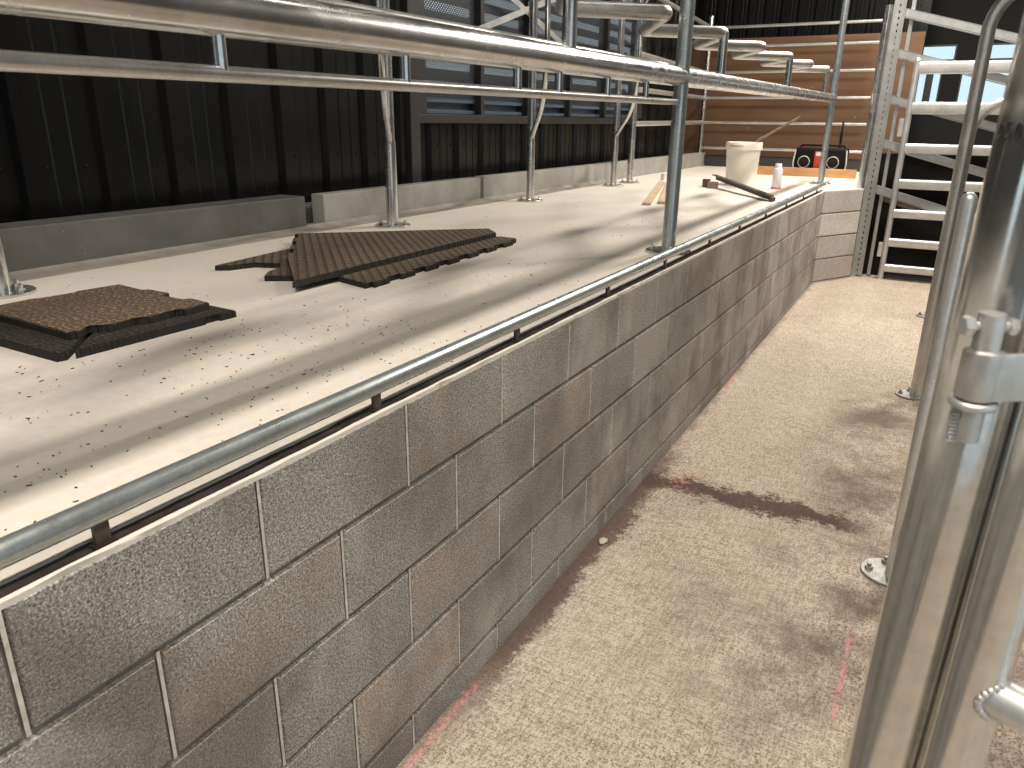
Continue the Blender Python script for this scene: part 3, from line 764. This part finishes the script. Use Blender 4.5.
# ------------------------------------------------------------------ rubber mats
def jig(p, q, n, d, start=.12):
    """dovetail teeth along p->q, bulging by d to the right of the direction"""
    p, q = Vector(p), Vector(q); u = q - p; ln = u.length; u.normalize(); nn = Vector((u.y, -u.x)); out = [p]
    step = ln / n
    for i in range(n):
        a = i * step
        for f, dd in ((.22, 0), (.16, 1), (.72, 1), (.66, 0)):
            out.append(p + u * (a + f * step) + nn * d * dd)
    out.append(q); return [(v.x, v.y) for v in out]
def wob(poly, s, seed):
    r = random.Random(seed); return [(x + r.uniform(-s, s), y + r.uniform(-s, s)) for x, y in poly]
def mat_obj(name, poly, z0, z1, mat, label, group):
    bm = prism(bmesh.new(), poly, z0, z1, .0025)
    cx = sum(p[0] for p in poly) / len(poly); cy = sum(p[1] for p in poly) / len(poly)
    o = obj(name, bm, mat, None, False, origin=(cx, cy, z0)); tag(o, label, 'mat', group); return o
G1 = 'rubber mat pieces in the near left pile'; G2 = 'rubber mat pieces in the pile by the divider post'
mat_obj('rubber_mat', [(-.850, .590), (-.845, .612), (-.925, .695), (-1.30, 1.10), (-1.44, 1.08), (-1.43, .60)], 0, .020, M['mat_dark'], 'dark mat under the left side of the dusty brown mat', G1)
mat_obj('rubber_mat', [(-.838, .628), (-.835, 1.0), (-.845, 1.0), (-.845, 1.05), (-.832, 1.05), (-.832, 1.105), (-1.28, 1.13), (-.918, .712)], 0, .020, M['mat_dark'], 'dark mat under the right side of the dusty brown mat, edge facing the pit', G1)
mat_obj('rubber_mat', [(-.934, .674), (-.925, .70), (-.955, .74), (-.915, .78), (-.925, .86), (-.905, .88), (-.915, .97), (-.895, .99), (-.905, 1.075), (-.99, 1.085), (-1.0, 1.06), (-1.09, 1.06), (-1.11, 1.10), (-1.20, 1.10), (-1.21, 1.08), (-1.345, 1.10),
        (-1.36, .97), (-1.345, .95), (-1.355, .86), (-1.37, .84), (-1.365, .695)], .0205, .0405, M['mat_brown'], 'dusty brown rubber mat on top of the near left pile', G1)
mat_obj('rubber_mat', [(-.925, 1.645), (-.765, 1.60)] + jig((-.765, 1.60), (-.825, 2.75), 7, .018)[1:] + [(-.835, 2.79), (-.93, 2.80), (-1.2, 2.5), (-1.1, 1.9)], 0, .020, M['mat_stud'], 'studded mat with toothed edge sticking out under the pit side of the pile', G2)
mat_obj('rubber_mat', [(-1.445, 1.555), (-1.40, 1.585), (-1.37, 1.68), (-1.27, 1.72), (-1.215, 1.66), (-1.19, 1.57), (-1.145, 1.512), (-1.05, 1.57), (-1.14, 1.75), (-1.30, 2.0), (-1.50, 2.0)], 0, .020, M['mat_stud'], 'notched mat sticking out under the left end of the pile', G2)
mat_obj('rubber_mat', [(-.911, 1.411), (-.918, 2.0), (-.931, 2.765), (-1.031, 2.867), (-1.683, 2.218)] + jig((-1.683, 2.218), (-1.28, 1.76), 3, -.022)[1:-1] + [(-1.28, 1.76), (-.915, 1.43)], .0205, .0425, M['mat_stud'], 'large studded rubber mat on top of the pile by the divider post', G2)

# ------------------------------------------------------------------ loose things on the platform
G_PL = 'plank offcuts behind the near rail post'
for i, (a, b, lb) in enumerate((((-.885, 4.76), (-1.44, 6.75), 'pale plank offcut on the platform, farther from the pit'), ((-.822, 4.90), (-1.375, 6.78), 'pale plank offcut on the platform, nearer the pit'))):
    a, b = Vector((*a, 0)), Vector((*b, 0)); d = (b - a).normalized(); n_ = Vector((-d.y, d.x, 0)); ln = (b - a).length
    r_ = Matrix((d, n_, Vector((0, 0, 1)))).transposed()
    o = obj('plank_offcut', B((0, 0, 0), (ln, .055, .019), .002, r_, a + d * ln * .5 + Vector((0, 0, .0095))), M['plank'], None, False, origin=tuple(a)); tag(o, lb, 'plank', G_PL)
o = obj('pipe_stub', L([(.014, 0), (.016, .002), (.016, .06), (.012, .063)], (-1.55, 7.10, 0), seg=16), M['galv_worn'], None, origin=(-1.55, 7.10, 0)); tag(o, 'short pipe stub standing on the platform near the far curb', 'pipe')

# steel bar with its left end propped up
t = thing('steel_bar', (-.62, 6.05, 0), 'dark brown steel bar lying propped across the platform beside the bucket', 'bar')
a, b = Vector((-.93, 6.66, .085)), Vector((-.215, 5.58, .022))
d = (b - a).normalized(); n_ = Vector((-d.y, d.x, 0)).normalized(); up = d.cross(n_) * 1
if up.z < 0: up = -up
r_ = Matrix((d, n_, up)).transposed(); ln = (b - a).length
bm = bmesh.new(); box(bm, (0, 0, 0), (ln, .006, .045), .001, r_, (a + b) / 2 + n_ * .02); box(bm, (0, 0, 0), (ln, .045, .006), .001, r_, (a + b) / 2 + up * .02)
obj('angle_section', bm, M['rust_steel'], t, False)
obj('end_lug', B((0, 0, 0), (.05, .03, .03), .003, r_, b + d * .03), M['rust_steel'], t, False)
obj('prop_bracket', B((-.995, 6.53, 0), (-.935, 6.58, .072), .003), M['rust_steel'], t, False)
o = obj('timber_chock', B((-.925, 6.44, 0), (-.845, 6.50, .058), .003), M['wood_dark'], None, False, origin=(-.885, 6.47, 0)); tag(o, 'small brown timber chock under the raised end of the steel bar', 'block')

# bucket
bxx, byy = -.765, 6.98
t = thing('bucket', (bxx, byy, 0), 'cream plastic bucket standing on the platform', 'bucket')
bm = lathe(bmesh.new(), [(.12, .0), (.126, .004), (.142, .30), (.142, .31)], (bxx, byy, 0), seg=40)
for f in list(bm.faces):
    if len(f.verts) > 4 and all(v.co.z > .3 for v in f.verts): bm.faces.remove(f)
inner = [(.138, .382), (.134, .30), (.118, .008)]
lathe_in = bmesh.new()
rings = []
prof_b = [(.128, 0), (.134, .004), (.150, .318), (.160, .320), (.162, .326), (.162, .378), (.159, .383), (.149, .383), (.146, .376), (.130, .012)]
bm.free(); bm = lathe(bmesh.new(), prof_b, (bxx, byy, 0), seg=44)
obj('tub', bm, M['bucket'], t)
bm = bmesh.new(); lathe(bm, [(.1605, 0), (.165, .001), (.165, .010), (.1605, .011)], (bxx, byy, .318), seg=44)
obj('rim_ring', bm, M['bucket'], t)
bm = bmesh.new(); rr = random.Random(5)      # illegible small print on the rim
vd = math.atan2(-.3663 - byy, .8873 - bxx)
for q in range(9):
    a = vd - .75 + q * .085; hgt = .010 if q > 2 else .016
    p0 = Vector((bxx + math.cos(a) * .1625, byy + math.sin(a) * .1625, .352)); tg = Vector((-math.sin(a), math.cos(a), 0)); nn = Vector((math.cos(a), math.sin(a), 0))
    box(bm, (0, 0, 0), (.008 if q % 3 else .011, .0012, hgt), 0, Matrix((tg, nn, Vector((0, 0, 1)))).transposed(), p0)
obj('rim_print', bm, M['bucket_mark'], t, False)
bm = bmesh.new(); hp = []
for q in range(17):
    a = math.pi * q / 16; hp.append(Vector((bxx, byy, .335)) + Vector((-math.sin(vd), math.cos(vd), 0)) * math.cos(a) * .166 + Vector((math.cos(vd + math.pi), math.sin(vd + math.pi), 0)) * math.sin(a) * .165 - Vector((0, 0, .02 * math.sin(a))))
tube(bm, hp, .003, 8); obj('wire_handle', bm, M['galv'], t)
o = obj('stick', T([(-.86, 6.99, .025), (-.655, 7.06, .405), (-.335, 7.15, .605)], [.013, .013, .011], 12), M['stick'], None, origin=(-.86, 6.99, .025)); tag(o, 'thin wooden stick leaning out of the cream bucket', 'stick')
# spray can
cx, cy = -.400, 6.76
t = thing('spray_can', (cx, cy, 0), 'white spray can with red base on the platform beside the bucket', 'can')
obj('body', L([(.039, .018), (.040, .02), (.040, .165), (.038, .172), (.028, .182), (.026, .184)], (cx, cy, 0), seg=28), M['can_white'], t)
obj('base_rim', L([(.042, 0), (.044, .002), (.044, .016), (.040, .020)], (cx, cy, 0), seg=28), M['can_red'], t)
obj('cap', L([(.029, 0), (.029, .028), (.026, .033), (0, .034)], (cx, cy, .183), seg=24), M['can_white'], t)

# timber beam
a, b = Vector((-1.03, 8.72, 0)), Vector((.055, 8.655, 0)); d = (b - a).normalized(); n_ = Vector((-d.y, d.x, 0)); r_ = Matrix((d, n_, Vector((0, 0, 1)))).transposed()
o = obj('timber_beam', B((0, 0, 0), ((b - a).length, .045, .090), .003, r_, (a + b) / 2 + n_ * .0225 + Vector((0, 0, .045))), M['pine'], None, False, origin=tuple((a + b) / 2)); tag(o, 'orange pine timber lying on edge in front of the black radio', 'timber')
# jobsite radio standing behind the timber
rx, ry = -.345, 8.90
t = thing('site_radio', (rx, ry, 0), 'black jobsite radio with red centre panel and two round speakers', 'radio')
obj('body', B((rx - .27, ry - .08, .0), (rx + .27, ry + .10, .30), .03, seg=3), M['black'], t)
for s in (-1, 1):
    bm = lathe(bmesh.new(), [(.056, 0), (.062, .002), (.064, .010), (.060, .014), (.056, .010)], (rx + (-.165 if s < 0 else .135), ry - .080, .150), (0, -1, 0), 32)
    sp_ = obj('speaker_ring', bm, M['light_grey'], t)
    obj('speaker_cone', L([(.0555, 0), (.0555, .012), (.03, .013), (.018, .016), (0, .017)], (rx + (-.165 if s < 0 else .135), ry - .0815, .150), (0, -1, 0), 28), M['dark_gap'], t)
obj('centre_panel', B((rx - .06, ry - .10, .05), (rx + .06, ry - .07, .265), .008), M['red'], t)
obj('display', B((rx - .045, ry - .106, .215), (rx + .045, ry - .098, .252), .003), M['light_grey'], t, False)
obj('handle', tube(bmesh.new(), fillet([(rx - .24, ry, .28), (rx - .22, ry, .325), (rx + .22, ry, .325), (rx + .24, ry, .28)], .03), .011, 12), M['black'], t)
for s in (-1, 1):
    obj('guard_bar', tube(bmesh.new(), fillet([(rx + s * .262, ry - .09, .02), (rx + s * .275, ry - .105, .14), (rx + s * .262, ry - .09, .28)], .08), .007, 10), M['light_grey'], t)
cord = obj('hanging_cord', tube(bmesh.new(), [(-.285, 9.90, .575), (-.283, 9.895, .50), (-.285, 9.89, .42), (-.28, 9.88, .30), (-.275, 9.86, .12), (-.27, 9.80, .012)], [.012, .009, .016, .014, .010, .010], 10), M['black'], None, origin=(-.285, 9.9, .575))
tag(cord, 'black cord hanging from the end fence rail behind the radio', 'cord')
o = obj('pebble', bmesh.new(), M['pebble']) if False else None
bm = bmesh.new(); bmesh.ops.create_icosphere(bm, subdivisions=3, radius=1.0)
for v in bm.verts: v.co = Vector((v.co.x * .015, v.co.y * .022, v.co.z * .007)) * (1 + .12 * math.sin(7 * v.co.x + 5 * v.co.y)) + Vector((.040, 1.862, fz(1.86) + .005))
o = obj('pebble', bm, M['pebble'], None, True, origin=(.040, 1.862, fz(1.86))); tag(o, 'pale flat pebble on the pit floor at the foot of the block wall', 'stone')

# black rubber crumbs scattered on the platform: uncountable
bm = bmesh.new(); rc = random.Random(11)
KEEP = ((-1.5, -.80, .55, 1.17), (-1.75, -.73, 1.38, 2.92), (-.26, -.02, 2.80, 3.05), (-1.5, -.78, 4.7, 6.85), (-1.80, -1.55, 2.80, 3.06))
def crumb(x, y, s):
    if any(a0 < x < a1 and b0 < y < b1 for a0, a1, b0, b1 in KEEP): return
    a = rc.uniform(0, 6.28); l = s * rc.uniform(.8, 2.2); w2 = s * rc.uniform(.4, .8)
    pts = [(l, 0), (.3 * l, w2), (-l, w2 * .5), (-.6 * l, -w2 * .7)]
    lo = [bm.verts.new((x + p * math.cos(a) - q * math.sin(a), y + p * math.sin(a) + q * math.cos(a), .0)) for p, q in pts]
    hi = [bm.verts.new((v.co.x, v.co.y, .0018)) for v in lo]
    bm.faces.new(hi)
    for i in range(4): bm.faces.new((lo[i], lo[(i + 1) % 4], hi[(i + 1) % 4], hi[i]))
for cl in range(120):
    cx_, cy_ = rc.uniform(-.85, -.07), rc.choice((rc.uniform(-.1, 1.6), rc.uniform(.1, 1.4), rc.uniform(.3, 4.5)))
    for q in range(rc.choice((1, 2, 3, 4, 8))):
        x, y = rc.gauss(cx_, .05), rc.gauss(cy_, .06)
        if -1.5 < x < -.06: crumb(x, y, rc.choice((.0010, .0014, .0018, .0024)))
for q in range(220): crumb(rc.uniform(-1.8, -.07), rc.uniform(.2, 6.5), rc.choice((.0015, .002, .003)))
o = obj('rubber_crumbs', bm, M['debris'], None, False); tag(o, 'black rubber crumbs scattered on the cream platform', 'debris', None, 'stuff')
